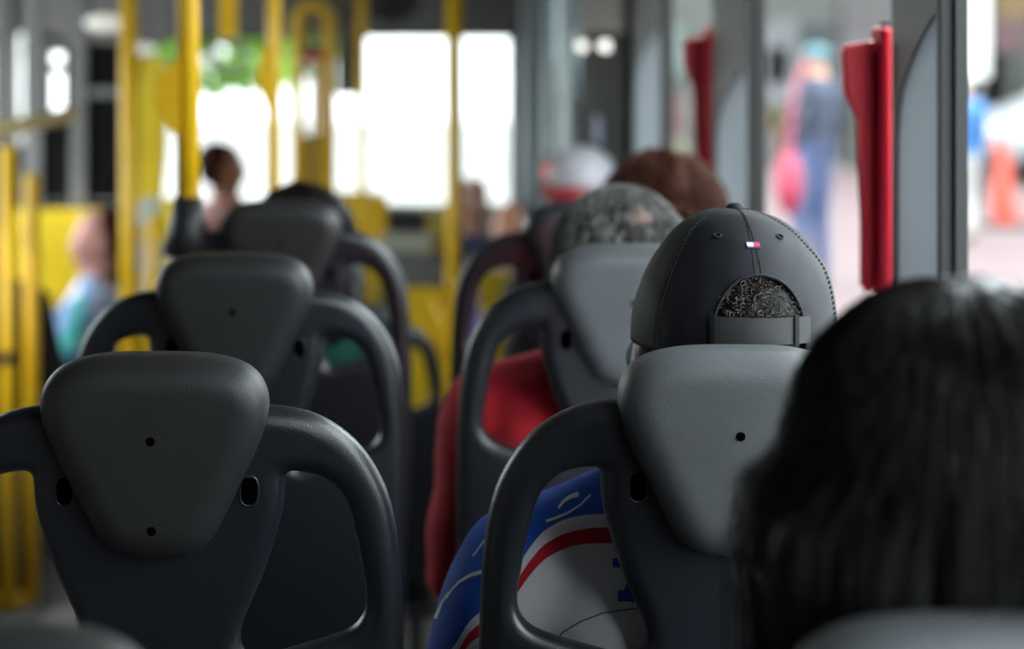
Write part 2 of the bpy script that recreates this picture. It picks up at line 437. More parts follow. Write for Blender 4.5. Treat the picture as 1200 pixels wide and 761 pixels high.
def torso(bm, d, g=0, w=1.0, low=True):
    sh, pel = d['sh'], d['pel']
    py = 0
    ell(bm, (0, -.07, sh-.10), (.155*w+g, .105+g, .15+g)); ell(bm, (0, -.04, (sh+pel)/2-.02), (.145*w+g, .11+g, .16+g))
    ell(bm, (0, -.005, pel+.01), (.165*w+g, .125+g, .115+g))
    for s in (-1, 1):
        a = d['arm%d' % s]
        cap(bm, (s*.03, -.075, sh+.035+d['trap']), (a[0].x*.96, a[0].y, a[0].z+.0), .05+g, .062+g)
        ell(bm, (s*.09, -.09, sh-.05), (.09+g, .085+g, .10+g))
def person(name, label, loc, rz=0, group=None, **p):
    t = thing(name, label, 'person', loc, rz, group)
    d = limbpts(p); vx = p.get('voxel', .011); w_ = p.get('w', 1.0)
    hr = Euler((p.get('tilt', 0), p.get('roll', 0), p.get('hyaw', 0)))
    HM = Matrix.Translation(d['hc']) @ hr.to_matrix().to_4x4()
    def H(x, y, z): return HM @ V((x, y, z))
    bm = bmesh.new(); hc = d['hc']
    # head with face
    q = hr.to_quaternion()
    ell(bm, H(0, -.005, .025), (.074, .092, .088), q); ell(bm, H(0, .028, -.035), (.056, .062, .075), q)
    ell(bm, H(0, .062, -.085), (.026, .024, .022), q)          # chin
    cap(bm, H(0, .088, .015), H(0, .104, -.022), .008, .013, 10)  # nose
    for s in (-1, 1):
        ell(bm, H(s*.014, .096, -.024), (.009, .009, .007), q, 10)
        ell(bm, H(s*.031, .074, -.018), (.022, .02, .02), q)       # cheeks
        ell(bm, H(s*.030, .082, .026), (.022, .008, .007), q)      # brow
        ell(bm, H(s*(.074+p.get('ear', 0)), -.008, -.008), (.009+p.get('ear', 0), .018, .031), Euler((.25, 0, p.get('hyaw', 0)-s*.35)).to_quaternion(), 14)  # ears
    ell(bm, H(0, .091, -.050), (.022, .010, .006), q, 12); ell(bm, H(0, .089, -.060), (.019, .010, .006), q, 12)
    cap(bm, hc+V((0, -.02, -.03)), (0, -.075, d['sh']+.01), .052, .058)
    torso(bm, d, 0, w_)
    for s in (-1, 1):
        a = d['arm%d' % s]; cap(bm, a[0], a[1], .048, .038); cap(bm, a[1], a[2], .038, .026)
        fw = (a[2]-a[1]).normalized(); dn = V((0, 0, -1)) if abs(fw.z) < .8 else V((0, 1, 0))
        hq = a[2]+fw*.05
        ell(bm, hq, (.036, .045, .018) if abs(fw.z) < .8 else (.02, .036, .045))
        sd = V((1, 0, 0)) if abs(fw.z) < .8 else V((0, 1, 0))
        for k, (o_, L) in enumerate(((-.027, .055), (-.009, .068), (.009, .064), (.027, .05))):
            b0 = hq+sd*o_+fw*.03; b1 = b0+fw*L*.6+dn*.012; b2 = b1+fw*L*.35+dn*.025
            cap(bm, b0, b1, .0095, .009, 8); cap(bm, b1, b2, .009, .008, 8)
        tb = hq+sd*(-s)*.03-fw*.01; cap(bm, tb, tb+sd*(-s)*.022+fw*.035+dn*.01, .011, .010, 8); 
        l = d['leg%d' % s]; cap(bm, l[0], l[1], .078, .054); cap(bm, l[1], l[2], .05, .034)
        cap(bm, l[2]+V((0, -.02, -.04)), l[2]+V((0, .14, -.05)), .034, .03)
    skin = p.get('skin', M_skin)
    body = link('body', fuse(bm, vx, 3), skin, t)
    # eyes
    for s in (-1, 1):
        g = bmesh.new(); ell(g, H(s*.030, .080, .012), (.011, .008, .008), q, 12); e = obj('eye', g, M_white, body, True)
        g = bmesh.new(); ell(g, H(s*.030, .0865, .012), (.005, .003, .005), q, 10); obj('iris', g, M_black, e, True)
    # shirt
    bm = bmesh.new(); g_ = .010; torso(bm, d, g_, w_)
    ell(bm, (0, -.075, d['sh']+.035), (.066, .066, .03))
    for s in (-1, 1):
        a = d['arm%d' % s]; ag = p.get('ag', .012)
        cap(bm, a[0], a[1], .052+ag, .042+ag)
        if p.get('long'): cap(bm, a[1], a[2], .042+ag, .03+ag*.6)
    sme = fuse(bm, vx, 6)
    for v in sme.vertices:   # folds
        f = noise.noise(V((v.co.x*7, v.co.y*7, v.co.z*16)))*.006+noise.noise(v.co*30)*.002
        v.co += v.normal*f
    shirt = link('shirt', sme, p.get('shirt', M_dark), t)
    bm = bmesh.new(); ell(bm, (0, 0, d['pel']-.01), (.172*w_, .135, .115))
    for s in (-1, 1):
        l = d['leg%d' % s]; cap(bm, l[0], l[1], .088, .066); cap(bm, l[1], l[2]+V((0, 0, .03)), .064, .052)
    link('trousers', fuse(bm, .014, 4), p.get('legs', M_denim), t)
    for s in (-1, 1):
        l = d['leg%d' % s]; g = bmesh.new()
        cap(g, l[2]+V((0, -.02, -.045)), l[2]+V((0, .15, -.05)), .042, .036)
        me = fuse(g, .01, 3); warp(me, lambda co: V((co.x, co.y, max(co.z, .002)))); link('shoe', me, M_shoe, t)
    return t, d, HM, shirt, body

def hair_mass(t, HM, parts, m, vx=.007, rough=.004, freq=40, name='hair', sm=3):
    bm = bmesh.new()
    for c, r in parts: ell(bm, HM @ V(c), r, HM.to_quaternion())
    me = fuse(bm, vx, sm)
    for v in me.vertices: v.co += v.normal*(noise.noise(v.co*freq)*rough)
    return link(name, me, m, t)
def down(d, rnd):
    f = V((d.x*.25+rnd.gauss(0, .08), d.y*.2+rnd.gauss(0, .08), -1)); n = V(d); f -= n*f.dot(n)
    if f.length < .05: f = V((0, -1, 0))
    return f.normalized()

SEATY = .27
# --- woman with long black hair, nearest on the right
t, d, HM, sh, bd = person('person', 'person with long black hair filling the lower right corner, seen from behind', (.305, .885+SEATY, 0), 0, 'bus passengers seen from behind', ht=1.297, hx=.012, hy=-.085, skin=M_skin2, shirt=M_dark, long=True, sw=.17, w=.9, shd=.31)
hm = hair_mass(t, HM, [((0, -.010, .028), (.098, .114, .102)), ((-.012, -.035, -.05), (.110, .085, .125)), ((.010, -.035, -.08), (.110, .08, .12)), ((-.03, -.05, -.16), (.105, .055, .10)), ((.03, -.05, -.16), (.10, .055, .10)), ((-.075, -.01, -.17), (.055, .045, .11))], M_hairblack, .008, .004, 25)
M_sheen = mat('hair_sheen', (.004, .003, .003), .34, spec=.18)
strands('hair_strands', HM @ V((0, -.012, .024)), (.100, .117, .104), 2800, .20, .0019, M_sheen, hm, lambda d, r: d.y < .45 and d.z > -.45, down, 3, .0015, 7)
# loose wisps lying at her left
rnd = random.Random(9); g = bmesh.new()
for k in range(26):
    a = HM @ V((-.105-rnd.random()*.008, -.03+rnd.gauss(0, .01), -.02-rnd.random()*.05)); 
    b = a+V((-.012-rnd.random()*.012, -.01, -.07)); c_ = b+V((-.002+rnd.random()*.02, 0, -.07-rnd.random()*.03))
    tube(g, smooth_loop([a, b, c_], 4, False), .0007, 4)
obj('loose_strands', g, M_hairblack, hm)

# --- man in the black cap and jersey
M_jersey = bpy.data.materials.new('jersey_cloth'); M_jersey.use_nodes = True
def jersey_nodes():
    nt = M_jersey.node_tree; b = nt.nodes['Principled BSDF']; b.inputs['Roughness'].default_value = .8
    N = lambda t, **k: nt.nodes.new(t)
    tc = N('ShaderNodeTexCoord'); sp = N('ShaderNodeSeparateXYZ'); nt.links.new(tc.outputs['Object'], sp.inputs[0])
    def mth(op, a, b_=None, clamp=False):
        n = N('ShaderNodeMath'); n.operation = op; n.use_clamp = clamp
        for i, v in enumerate((a, b_)):
            if v is None: continue
            if isinstance(v, (int, float)): n.inputs[i].default_value = v
            else: nt.links.new(v, n.inputs[i])
        return n.outputs[0]
    ax = mth('ABSOLUTE', sp.outputs['X'])
    # hem line of the blue yoke: flat near the spine, dropping quickly over the arm
    fc = N('ShaderNodeFloatCurve'); cv = fc.mapping.curves[0]
    pts = YOKE
    cv.points[0].location = pts[0]; cv.points[1].location = pts[-1]
    for q in pts[1:-1]: cv.points.new(*q)
    fc.mapping.update()
    nt.links.new(mth('MULTIPLY', ax, 1/.35), fc.inputs['Value'])
    hem = mth('ADD', mth('MULTIPLY', fc.outputs['Value'], .4), .65)
    t = mth('SUBTRACT', sp.outputs['Z'], hem)          # >0 blue yoke, then white, red, white
    r = N('ShaderNodeValToRGB'); r.color_ramp.interpolation = 'CONSTANT'
    nt.links.new(mth('ADD', mth('MULTIPLY', t, 5), .5, True), r.inputs['Fac'])
    e = r.color_ramp.elements
    wht = (.82, .82, .88, 1); blu = (.010, .09, .50, 1); red = (.60, .01, .03, 1)
    e[0].position = 0; e[0].color = wht; e[1].position = .5; e[1].color = blu
    for pos, col in ((.5-.022*5, red), (.5-.0108*5, wht)):
        q = e.new(pos); q.color = col
    nz = N('ShaderNodeTexNoise'); nz.inputs['Scale'].default_value = 900; bp = N('ShaderNodeBump'); bp.inputs['Strength'].default_value = .25; bp.inputs['Distance'].default_value = .001
    nt.links.new(tc.outputs['Object'], nz.inputs['Vector']); nt.links.new(nz.outputs['Fac'], bp.inputs['Height']); nt.links.new(bp.outputs['Normal'], b.inputs['Normal'])
    nt.links.new(r.outputs['Color'], b.inputs['Base Color'])
# blue-to-white hem height against distance from the spine (x/.35 , (z-.65)/.4)
def yk(ax, z): return (ax/.35, (z-.65)/.4)
YOKE = [yk(0, 1.006), yk(.12, 1.003), yk(.155, .998), yk(.172, .991), yk(.185, .982), yk(.23, .920), yk(.248, .902), yk(.262, .875), yk(.35, .75)]
jersey_nodes()
t, d, HM, sh, bd = person('person', 'man in a black cap and blue, white and red jersey, seen from behind', (.3077, 1.56+SEATY+.01, .0), 0, 'bus passengers seen from behind', ht=1.272, hy=-.10, skin=M_skin, shirt=M_jersey, sw=.197, eo=.075, w=1.1, shd=.325, ag=.016, hyaw=.045, eor=.02, trap=.034, ear=.008, voxel=.009)
capman = t; jersey = sh; HMc = HM
def ribbon(name, px, width, m, target, root, d0=1.5, off=.0012, parent=None):
    """flat cloth marking laid onto the surface of target; px = frame positions of its centre line, width in px"""
    mw = root.matrix_basis.copy() if root else Matrix()
    bv = BVHTree.FromPolygons([mw @ v.co for v in target.data.vertices], [p.vertices[:] for p in target.data.polygons])
    pts = []
    for a, b in zip(px[:-1], px[1:]):
        n = max(1, int((V(b)-V(a)).length/3))
        for i in range(n): pts.append(V(a).lerp(V(b), i/n))
    pts.append(V(px[-1]))
    g = bmesh.new(); rows = []
    ws = width if hasattr(width, '__len__') else [width]*2
    for i, p in enumerate(pts):
        t = (pts[min(i+1, len(pts)-1)]-pts[max(i-1, 0)]).normalized(); n = V((-t.y, t.x))
        u = i/max(1, len(pts)-1); w_ = ws[0]*(1-u)+ws[-1]*u
        row = []
        for k in (-.5, -.17, .17, .5):
            q = p+n*w_*k; dr = (P(q.x, q.y, 1)-V((0, 0, EYE))).normalized()
            h = bv.ray_cast(V((0, 0, EYE))+dr*d0, dr)
            if h[0] is None: row = None; break
            row.append(h[0]-dr*off)
        rows.append(row)
    vr = [[g.verts.new(mw.inverted() @ c) for c in r] if r else None for r in rows]
    for A, B in zip(vr[:-1], vr[1:]):
        if A and B:
            for k in range(3): g.faces.new((A[k], A[k+1], B[k+1], B[k]))
    if not len(g.faces): g.free(); return None
    return obj(name, g, m, parent if parent is not None else target)
M_mw = mat('print_white', (.75, .74, .70), .7); M_mb = mat('print_blue', (.010, .09, .50), .7); M_seam = mat('seam_grey', (.10, .10, .12), .8)
for nm, px, wd, m in [
    ('white_swoosh', [(640, 611), (652, 607), (666, 601), (680, 592), (692, 580)], (3.5, 1.5), M_mw),
    ('white_swoosh', [(654, 596), (660, 588), (667, 583), (678, 579)], (2, 6), M_mw),
    ('white_piping', [(523, 702), (529, 692), (538, 682), (552, 674), (566, 670), (600, 667)], (1.5, 7), M_mw),
    ('white_piping', [(507, 735), (511, 722), (518, 706), (526, 694)], (4, 2), M_mw),
    ('white_piping', [(554, 652), (566, 636), (578, 622), (590, 613)], (2, 3), M_mw),
    ('jersey_number', [(718, 660), (765, 660)], 11, M_mb),
    ('jersey_number', [(746, 676), (735, 704)], 16, M_mb),
    ('jersey_number', [(724, 699), (790, 697)], 13, M_mb),
    ('back_seam', [(645, 757), (660, 741), (680, 729), (706, 719), (747, 713), (800, 712)], 1.6, M_seam)]:
    ribbon(nm, px, wd, m, jersey, capman, d0=1.45)

# cap
M_cap = mat('cap_cloth', (.0095, .010, .014), .65, spec=.3, var=.2, scale=25, bump=.1, bscale=900)
M_stitch = mat('cap_stitch', (.006, .006, .007), .8)
A_, B_, HH, PE = .0955, .110, .124, 2.2
RIM = V((0, 0, .004))
def cappt(th, s, o=0):
    r = max(0, math.cos(s))**(2/PE); z = max(0, math.sin(s))**(2/PE)
    p = V(((A_+o)*r*math.cos(th), (B_+o)*r*math.sin(th), (HH+o)*z))
    # slight sag between the seams, panels
    return p+RIM
oz = .024
def inopen(p):
    if p.y > -.02: return False
    z = p.z-RIM.z; zz = max(0, z-oz)
    return (p.x/.041)**2+(zz/.049)**2 < 1
NT, NS = 240, 70
bm = bmesh.new(); grid = [[bm.verts.new(HMc @ cappt(2*math.pi*i/NT, (H90*j/NS)**1.0)) for i in range(NT)] for j in range(NS)]
top = bm.verts.new(HMc @ cappt(0, H90))
for j in range(NS-1):
    for i in range(NT):
        c = [(i, j), ((i+1) % NT, j), ((i+1) % NT, j+1), (i, j+1)]
        mid = sum((cappt(2*math.pi*(a if a or i != NT-1 else NT)/NT, H90*b/NS) for a, b in c), V())/4
        if inopen(mid): continue
        bm.faces.new([grid[b][a] for a, b in c])
for i in range(NT): bm.faces.new((grid[NS-1][i], grid[NS-1][(i+1) % NT], top))
for v in list(bm.verts):
    if not v.link_faces: bm.verts.remove(v)
for v in bm.verts:
    l = HMc.inverted() @ v.co
    n_ = noise.noise(V((l.x*14, l.y*14, l.z*18)))*.0035+noise.noise(l*45)*.0008
    v.co += (v.co-HMc.translation).normalized()*n_
me = bpy.data.meshes.new('crown'); bm.to_mesh(me); bm.free()
o = bpy.data.objects.new('t', me); C.objects.link(o); q = o.modifiers.new('s', 'SOLIDIFY'); q.thickness = .0022; q.offset = -1
me = bake(o); me.materials.clear()
capo = thing('baseball_cap', 'black baseball cap with a tiny red, white and navy flag and an open strap back', 'cap', capman.location)
crown = link('crown', me, M_cap, capo)
def capwob(p):
    n_ = noise.noise(V((p.x*14, p.y*14, p.z*18)))*.0035+noise.noise(p*45)*.0008
    return HMc @ p+(HMc @ p-HMc.translation).normalized()*n_
g = bmesh.new()
for k in range(6):
    th = math.radians(-90+60*k)
    for dth in ((-.045, .045) if k == 0 else (-.03, .03)):
        pts = []
        for j in range(0, 41):
            s = H90*j/41
            off = dth*math.cos(s)
            p = cappt(th+off, s)
            if inopen(p): continue
            pts.append(capwob(p)+(HMc @ p-HMc.translation).normalized()*.0003)
        # dashes
        for a in range(0, len(pts)-1):
            q1, q2 = pts[a], pts[a].lerp(pts[a+1], .62)
            tube(g, [q1, q2], .00055, 5)
obj('stitching', g, M_stitch, crown)
g = bmesh.new(); pts = []
for j in range(49):
    a = math.pi*j/48; x = .041*math.cos(a); z = oz+.049*math.sin(a)
    lo, hi = 0.0, .12   # find the surface y
    best = None
    for s in [H90*q/200 for q in range(200)]:
        r = math.cos(s)**(2/PE); zz = HH*math.sin(s)**(2/PE)
        if abs(zz-z) < .0012:
            cx = x/(A_*r)
            if abs(cx) < 1: best = V((x, -B_*r*math.sqrt(1-cx*cx), zz))+RIM
    if best: pts.append(capwob(best))
pts = [capwob(V((.041, -B_*math.sqrt(1-(.041/A_)**2), .002))+RIM)]+pts+[capwob(V((-.041, -B_*math.sqrt(1-(.041/A_)**2), .002))+RIM)]
tube(g, pts, .0016, 8); obj('opening_edge', g, M_cap, crown, True)
g = bmesh.new(); b0 = HMc @ cappt(0, H90); ell(g, b0+V((0, 0, .001)), (.0085, .0085, .0045)); obj('button', g, M_cap, crown, True)
for sx in (-1, 1):
    for th in (math.radians(-90+sx*30), math.radians(90+sx*30)):
        p = cappt(th, H90*.62); c = capwob(p); n = (c-HMc.translation).normalized(); u = n.orthogonal().normalized(); v = n.cross(u)
        g = bmesh.new(); tube(g, [c+n*.0006+(u*math.cos(a)+v*math.sin(a))*.0032 for a in [2*math.pi*k/16 for k in range(16)]], .0009, 6, True); obj('eyelet', g, M_stitch, crown)
# strap with loops
def strap_band(z0, z1, x0, x1, o, name, m):
    g = bmesh.new(); rows = []
    for i in range(25):
        x = x0+(x1-x0)*i/24; y = -(B_+o)*math.sqrt(max(0, 1-(x/(A_+o+.004))**2))
        rows.append([g.verts.new(HMc @ V((x, y+k, z))) for k, z in ((0, z0), (0, z1), (.002, z1), (.002, z0))])
    for A, B in zip(rows[:-1], rows[1:]):
        for k in range(4): g.faces.new((A[k], A[(k+1) % 4], B[(k+1) % 4], B[k]))
    g.faces.new(rows[0]); g.faces.new(rows[-1][::-1])
    return obj(name, g, m, capo)
strap_band(.019, .0425, -.045, .045, .0012, 'strap', mat('strap_vinyl', (.03, .03, .031), .5))
strap_band(.017, .0445, .029, .033, .0032, 'strap_loop', M_cap)
strap_band(.004, .046, -.045, -.0415, .0032, 'strap_loop', M_cap)
# brim
g = bmesh.new(); R0 = []
for iu in range(33):
    u = -1+iu/16; a = math.radians(90-u*68); row = []
    for j in range(9):
        e = j/8; ext = .072*math.sqrt(max(0, 1-(abs(u))**3.0))*e
        bx_, by_ = A_*math.cos(a), B_*math.sin(a)
        row.append(V((bx_*(1+.05*e)-0, by_+ext, RIM.z-.002-.022*(abs(u)**1.6)*e-.010*e)))
    R0.append([[g.verts.new(HMc @ (p+V((0, 0, h)))) for p in row] for h in (0, .0028)])
for A, B in zip(R0[:-1], R0[1:]):
    for j in range(8):
        g.faces.new((A[0][j], A[0][j+1], B[0][j+1], B[0][j])); g.faces.new((A[1][j], B[1][j], B[1][j+1], A[1][j+1]))
    g.faces.new((A[0][8], A[1][8], B[1][8], B[0][8])); g.faces.new((A[0][0], B[0][0], B[1][0], A[1][0]))
bmesh.ops.remove_doubles(g, verts=g.verts, dist=1e-6)
obj('brim', g, M_cap, capo, True)
# tiny flag on the rear seam
fl = thing('f', '', 'x'); bpy.data.objects.remove(fl)
def flag_piece(x0, x1, z0, z1, m, o, par, name):
    g = bmesh.new(); vs = []
    for x, z in ((x0, z0), (x1, z0), (x1, z1), (x0, z1)):
        r_ = None
        for k in range(400):
            s = H90*k/400; zz = HH*math.sin(s)**(2/PE)
            if zz >= z: break
        r = math.cos(s)**(2/PE); y = -B_*r*math.sqrt(max(0, 1-(x/(A_*r))**2))
        c = capwob(V((x, y, z))+RIM); n = (c-HMc.translation).normalized()
        vs.append((c+n*o, n))
    A = [g.verts.new(c) for c, n in vs]; B = [g.verts.new(c-n*.001) for c, n in vs]
    g.faces.new(A); g.faces.new(B[::-1])
    for i in range(4): g.faces.new((A[i], B[i], B[(i+1) % 4], A[(i+1) % 4]))
    return obj(name, g, m, par)
M_navy = mat('flag_navy', (.02, .03, .18), .6); M_fred = mat('flag_red', (.7, .02, .04), .6); M_fw = mat('flag_white', (.85, .85, .88), .6)
f0 = flag_piece(-.0060, .0060, .0950, .1002, M_navy, .0012, crown, 'flag')
flag_piece(-.0059, .0, .0963, .0990, M_fw, .0017, f0, 'white_half'); flag_piece(.0, .0059, .0963, .0990, M_fred, .0017, f0, 'red_half')
hm = hair_mass(capman, HMc, [((0, -.010, .02), (.087, .100, .096)), ((0, -.020, .04), (.060, .085, .055)), ((0, -.04, -.03), (.074, .062, .05))], M_hairblack, .006, .003, 60)
g = bmesh.new(); rnd = random.Random(5)
for k in range(430):
    x = rnd.uniform(-.039, .039); z = rnd.uniform(.042, .082) if rnd.random() < .8 else rnd.uniform(.04, .06)
    if (x/.040)**2+(max(0, z-RIM.z-oz)/.053)**2 > 1.0: continue
    y = -math.sqrt(max(.0, 1-(x/.09)**2-((z-.0)/.125)**2))*.114
    c = V((x, y+.003, z)); r = rnd.uniform(.0016, .0032); ax = rnd.uniform(0, 6.28); pts = []
    for j in range(8):
        a = ax+j*.85; pts.append(HMc @ (c+V((math.cos(a)*r, -.0007*j+rnd.uniform(0, .001), math.sin(a)*r))))
    tube(g, pts, .00032, 4)
obj('curls', g, mat('curl_brown', (.035, .026, .02), .4, var=.8, scale=300), hm)

# --- man with grey hair and red shirt
t, d, HM, sh, bd = person('person', 'grey haired man in a red shirt seen from behind, thinning at the crown', (.281, 2.30+SEATY, .0), 0, 'bus passengers seen from behind', ht=1.243, hy=-.115, skin=M_skin, shirt=M_redcloth, long=True, sw=.172, eo=.032, w=1.0, shd=.295, voxel=.010)
M_bald = mat('bald_skin', (.24, .14, .11), .5)
M_scalp = mat('grey_stubble', (.05, .045, .042), .6, spec=.15, var=.5, scale=60)
hm = hair_mass(t, HM, [((0, -.010, .024), (.090, .104, .096)), ((0, -.035, -.035), (.086, .075, .07)), ((-.045, -.03, -.01), (.046, .07, .07)), ((.045, -.03, -.01), (.046, .07, .07))], M_scalp, .007, .002, 60)
g = bmesh.new(); ell(g, HM @ V((.012, -.058, .062)), (.036, .040, .038)); obj('bald_patch', g, M_bald, hm, True)
nobald = lambda dd, r: dd.y < .55 and dd.z > -.5 and ((dd-V((.13, -.60, .78))).length > .42 or r.random() < .45)
fl_ = lambda dd, r: (V((r.gauss(0, .35)+.25*dd.x, r.gauss(0, .2)-.4, -.8))-dd*V((0, -.4, -.8)).dot(dd)).normalized()
strands('grey_strands', HM @ V((0, -.012, .014)), (.093, .107, .105), 2600, .020, .0018, mat('strand_grey', (.17, .165, .16), .5, spec=.2, var=.8, scale=60), hm, nobald, fl_, 11, .001, 3)
strands('dark_strands', HM @ V((0, -.012, .010)), (.093, .106, .104), 2200, .018, .0018, mat('strand_dark', (.017, .015, .0145), .5, spec=.15, var=.5, scale=40), hm, nobald, fl_, 12, .001, 3)

# --- curly brown hair by the window
t, d, HM, sh, bd = person('person', 'person with bushy curly brown hair by the window, beyond the grey haired man', (.375, 3.02+SEATY, 0), 0, 'bus passengers seen from behind', ht=1.225, hx=.065, hy=-.09, skin=M_skin, shirt=M_dark, sw=.14, eo=.02, w=.9, shd=.32)
hm = hair_mass(t, HM, [((0, -.01, .025), (.104, .118, .108)), ((.05, -.02, -.02), (.064, .09, .08)), ((-.05, -.02, -.02), (.064, .09, .08))], M_hairbrown, .009, .016, 45)
strands('curls', HM @ V((0, -.012, .018)), (.104, .116, .108), 1500, .05, .0024, M_hairbrown, hm, lambda d, r: d.y < .5 and d.z > -.4, down, 21, .007, 7)
# --- red and white cap farther forward
t, d, HM, sh, bd = person('person', 'person in a white and red cap beyond the curly brown hair', (.425, 4.70, -.12), 0, 'bus passengers seen from behind', ht=1.268, hx=.01, hy=-.10, skin=M_skin, shirt=M_dark, sw=.09, eo=-.02, w=.65, voxel=.014)
hair_mass(t, HM, [((0, -.012, -.01), (.083, .10, .09))], M_hairblack, .010)
co = thing('baseball_cap', 'blurred cap with white crown and dark red back, left of the brown curls', 'cap', t.location)
g = bmesh.new(); ell(g, HM @ V((0, -.004, .045)), (.088, .103, .088), None, 28)
me = fuse(g, .008, 2); cz = (HM @ V((0, 0, .02))).z; warp(me, lambda q: V((q.x, q.y, max(q.z, cz)))); link('crown', me, mat('cap_white', (.30, .29, .32), .6), co)
g = bmesh.new(); ell(g, HM @ V((-.01, -.02, .016)), (.098, .104, .034), None, 28); me = fuse(g, .008, 2); link('band', me, mat('cap_red', (.22, .008, .014), .6), co)
g = bmesh.new(); bx(g, -.06, .06, .08, .15, 0, .004, .001); warp_me = None
for v in g.verts: v.co = HM @ (v.co+V((0, 0, .02)))
obj('brim', g, mat('brim_red', (.40, .01, .02), .6), co)

# --- dark haired passenger on the left
t, d, HM, sh, bd = person('person', 'dark haired passenger beyond the pole sleeve, only the top of the hair showing', (-.180, 3.035+SEATY, 0), 0, 'bus passengers seen from behind', ht=1.180, hy=-.09, skin=M_skin2, shirt=mat('green_shirt', (.008, .10, .075), .8), long=False, sw=.12, eo=-.02, w=.7, shd=.31)
hm = hair_mass(t, HM, [((0, -.01, .025), (.094, .112, .102)), ((.03, -.03, -.06), (.080, .08, .10)), ((-.01, -.035, -.06), (.09, .08, .09))], M_hairblack, .009, .006, 30)
strands('hair_strands', HM @ V((0, -.012, .02)), (.095, .113, .102), 700, .10, .003, M_hairblack, hm, lambda d, r: d.y < .45 and d.z > -.4, down, 33, .001, 5)

# --- passengers in the front part
M_floral = bpy.data.materials.new('floral_cloth'); M_floral.use_nodes = True
nt = M_floral.node_tree; b = nt.nodes['Principled BSDF']; b.inputs['Roughness'].default_value = .85
vo = nt.nodes.new('ShaderNodeTexVoronoi'); vo.inputs['Scale'].default_value = 13
r = nt.nodes.new('ShaderNodeValToRGB'); r.color_ramp.interpolation = 'CONSTANT'
e = r.color_ramp.elements; e[0].color = (.20, .34, .62, 1); e[1].position = .3; e[1].color = (.55, .50, .75, 1)
for p_, c_ in ((.5, (.05, .38, .38, 1)), (.66, (.03, .10, .25, 1)), (.8, (.62, .60, .80, 1))): q = e.new(p_); q.color = c_
tc = nt.nodes.new('ShaderNodeTexCoord'); nt.links.new(tc.outputs['Object'], vo.inputs['Vector']); sp = nt.nodes.new('ShaderNodeSeparateColor')
nt.links.new(vo.outputs['Color'], sp.inputs[0]); nt.links.new(sp.outputs[0], r.inputs[0]); nt.links.new(r.outputs[0], b.inputs['Base Color'])
t, d, HM, sh, bd = person('person', 'person in a blue and teal patterned shirt facing left by the yellow panel', (-1.25, 6.93, FR), H90, None, ht=1.15, skin=mat('skin_pink', (.55, .27, .24), .5), shirt=M_floral, voxel=.015, hyaw=.35)
hair_mass(t, HM, [((0, -.035, .03), (.080, .085, .088)), ((0, -.05, -.02), (.07, .055, .06))], M_hairbrown, .012)
t, d, HM, sh, bd = person('person', 'person in a black shirt at the left edge behind the yellow rail posts, arm bent', (-1.36, 6.08, FR), -.05, None, ht=1.25, hx=-.07, skin=M_skin, shirt=mat('black_cotton', (.012, .012, .014), .9), voxel=.015, sw=.16, shd=.31)
hair_mass(t, HM, [((0, -.015, .03), (.082, .10, .09)), ((0, -.05, -.02), (.07, .055, .06))], M_hairblack, .012)
t, d, HM, sh, bd = person('person', 'small backlit figure against the bright windscreen, head turned right', (-.69, 8.0, FR+.09), -H90+.3, None, ht=1.255, skin=M_skin, shirt=mat('brick_shirt', (.30, .12, .10), .8), voxel=.016, sw=.13, w=.75, shd=.30)
hair_mass(t, HM, [((0, -.03, .03), (.080, .088, .088)), ((0, -.05, -.02), (.07, .055, .06))], M_hairbrown, .012)
t, d, HM, sh, bd = person('person', 'distant passenger in violet shirt right of the centre pole', (.385, 7.3, FR), math.pi-.3, None, ht=1.13, skin=mat('skin_ruddy', (.62, .27, .17), .5), shirt=mat('violet_shirt', (.12, .10, .36), .8), voxel=.017, sw=.14, w=.85)
hair_mass(t, HM, [((0, -.035, .035), (.080, .08, .085))], M_hairblack, .012)
t, d, HM, sh, bd = person('person', 'distant passenger just right of the centre pole, behind the one in violet', (.30, 8.35, FR), math.pi, None, ht=1.15, skin=M_skin, shirt=mat('navy_shirt', (.02, .025, .08), .8), voxel=.017, sw=.13, w=.8)
hair_mass(t, HM, [((0, -.035, .035), (.080, .08, .085))], M_hairblack, .012)
def low_bench(x, y, z, rz, label):
    t = thing('low_bench', label, 'bench', (x, y, z), rz, 'low benches of the front section')
    g = bmesh.new(); bx(g, -.18, .18, -.16, .22, .36, .43, .02); obj('seat', g, M_fabric, t); g = bmesh.new(); bx(g, -.15, .15, -.14, .12, 0.0, .36, .01); obj('box', g, M_plastic, t)
low_bench(-1.25, 6.93, FR, H90, 'low black bench under the person in the patterned shirt')
low_bench(-1.36, 6.08, FR, -.05, 'low black bench under the person in the black shirt')
low_bench(-.69, 8.0, FR+.09, -H90+.3, 'low black bench under the backlit figure at the windscreen')
low_bench(.385, 7.3, FR, math.pi-.3, 'low black bench under the passenger in violet')
low_bench(.30, 8.35, FR, math.pi, 'low black bench under the farthest passenger by the centre pole')
low_bench(.425, 4.70, -.12, 0, 'low black bench under the passenger in the white and red cap')
bm = bmesh.new(); bx(bm, .22, XR-.045, 4.5, 5.2, FR, -.12, .02); tag(obj('wheel_box', bm, M_floor), 'grey box over the wheel under the passenger in the white and red cap', 'wheel box')
bm = bmesh.new(); bx(bm, -1.2, -.45, 7.6, 8.4, FR, FR+.09, .01); tag(obj('seat_plinth', bm, M_floor), 'low grey plinth at the windscreen under the backlit figure', 'plinth')

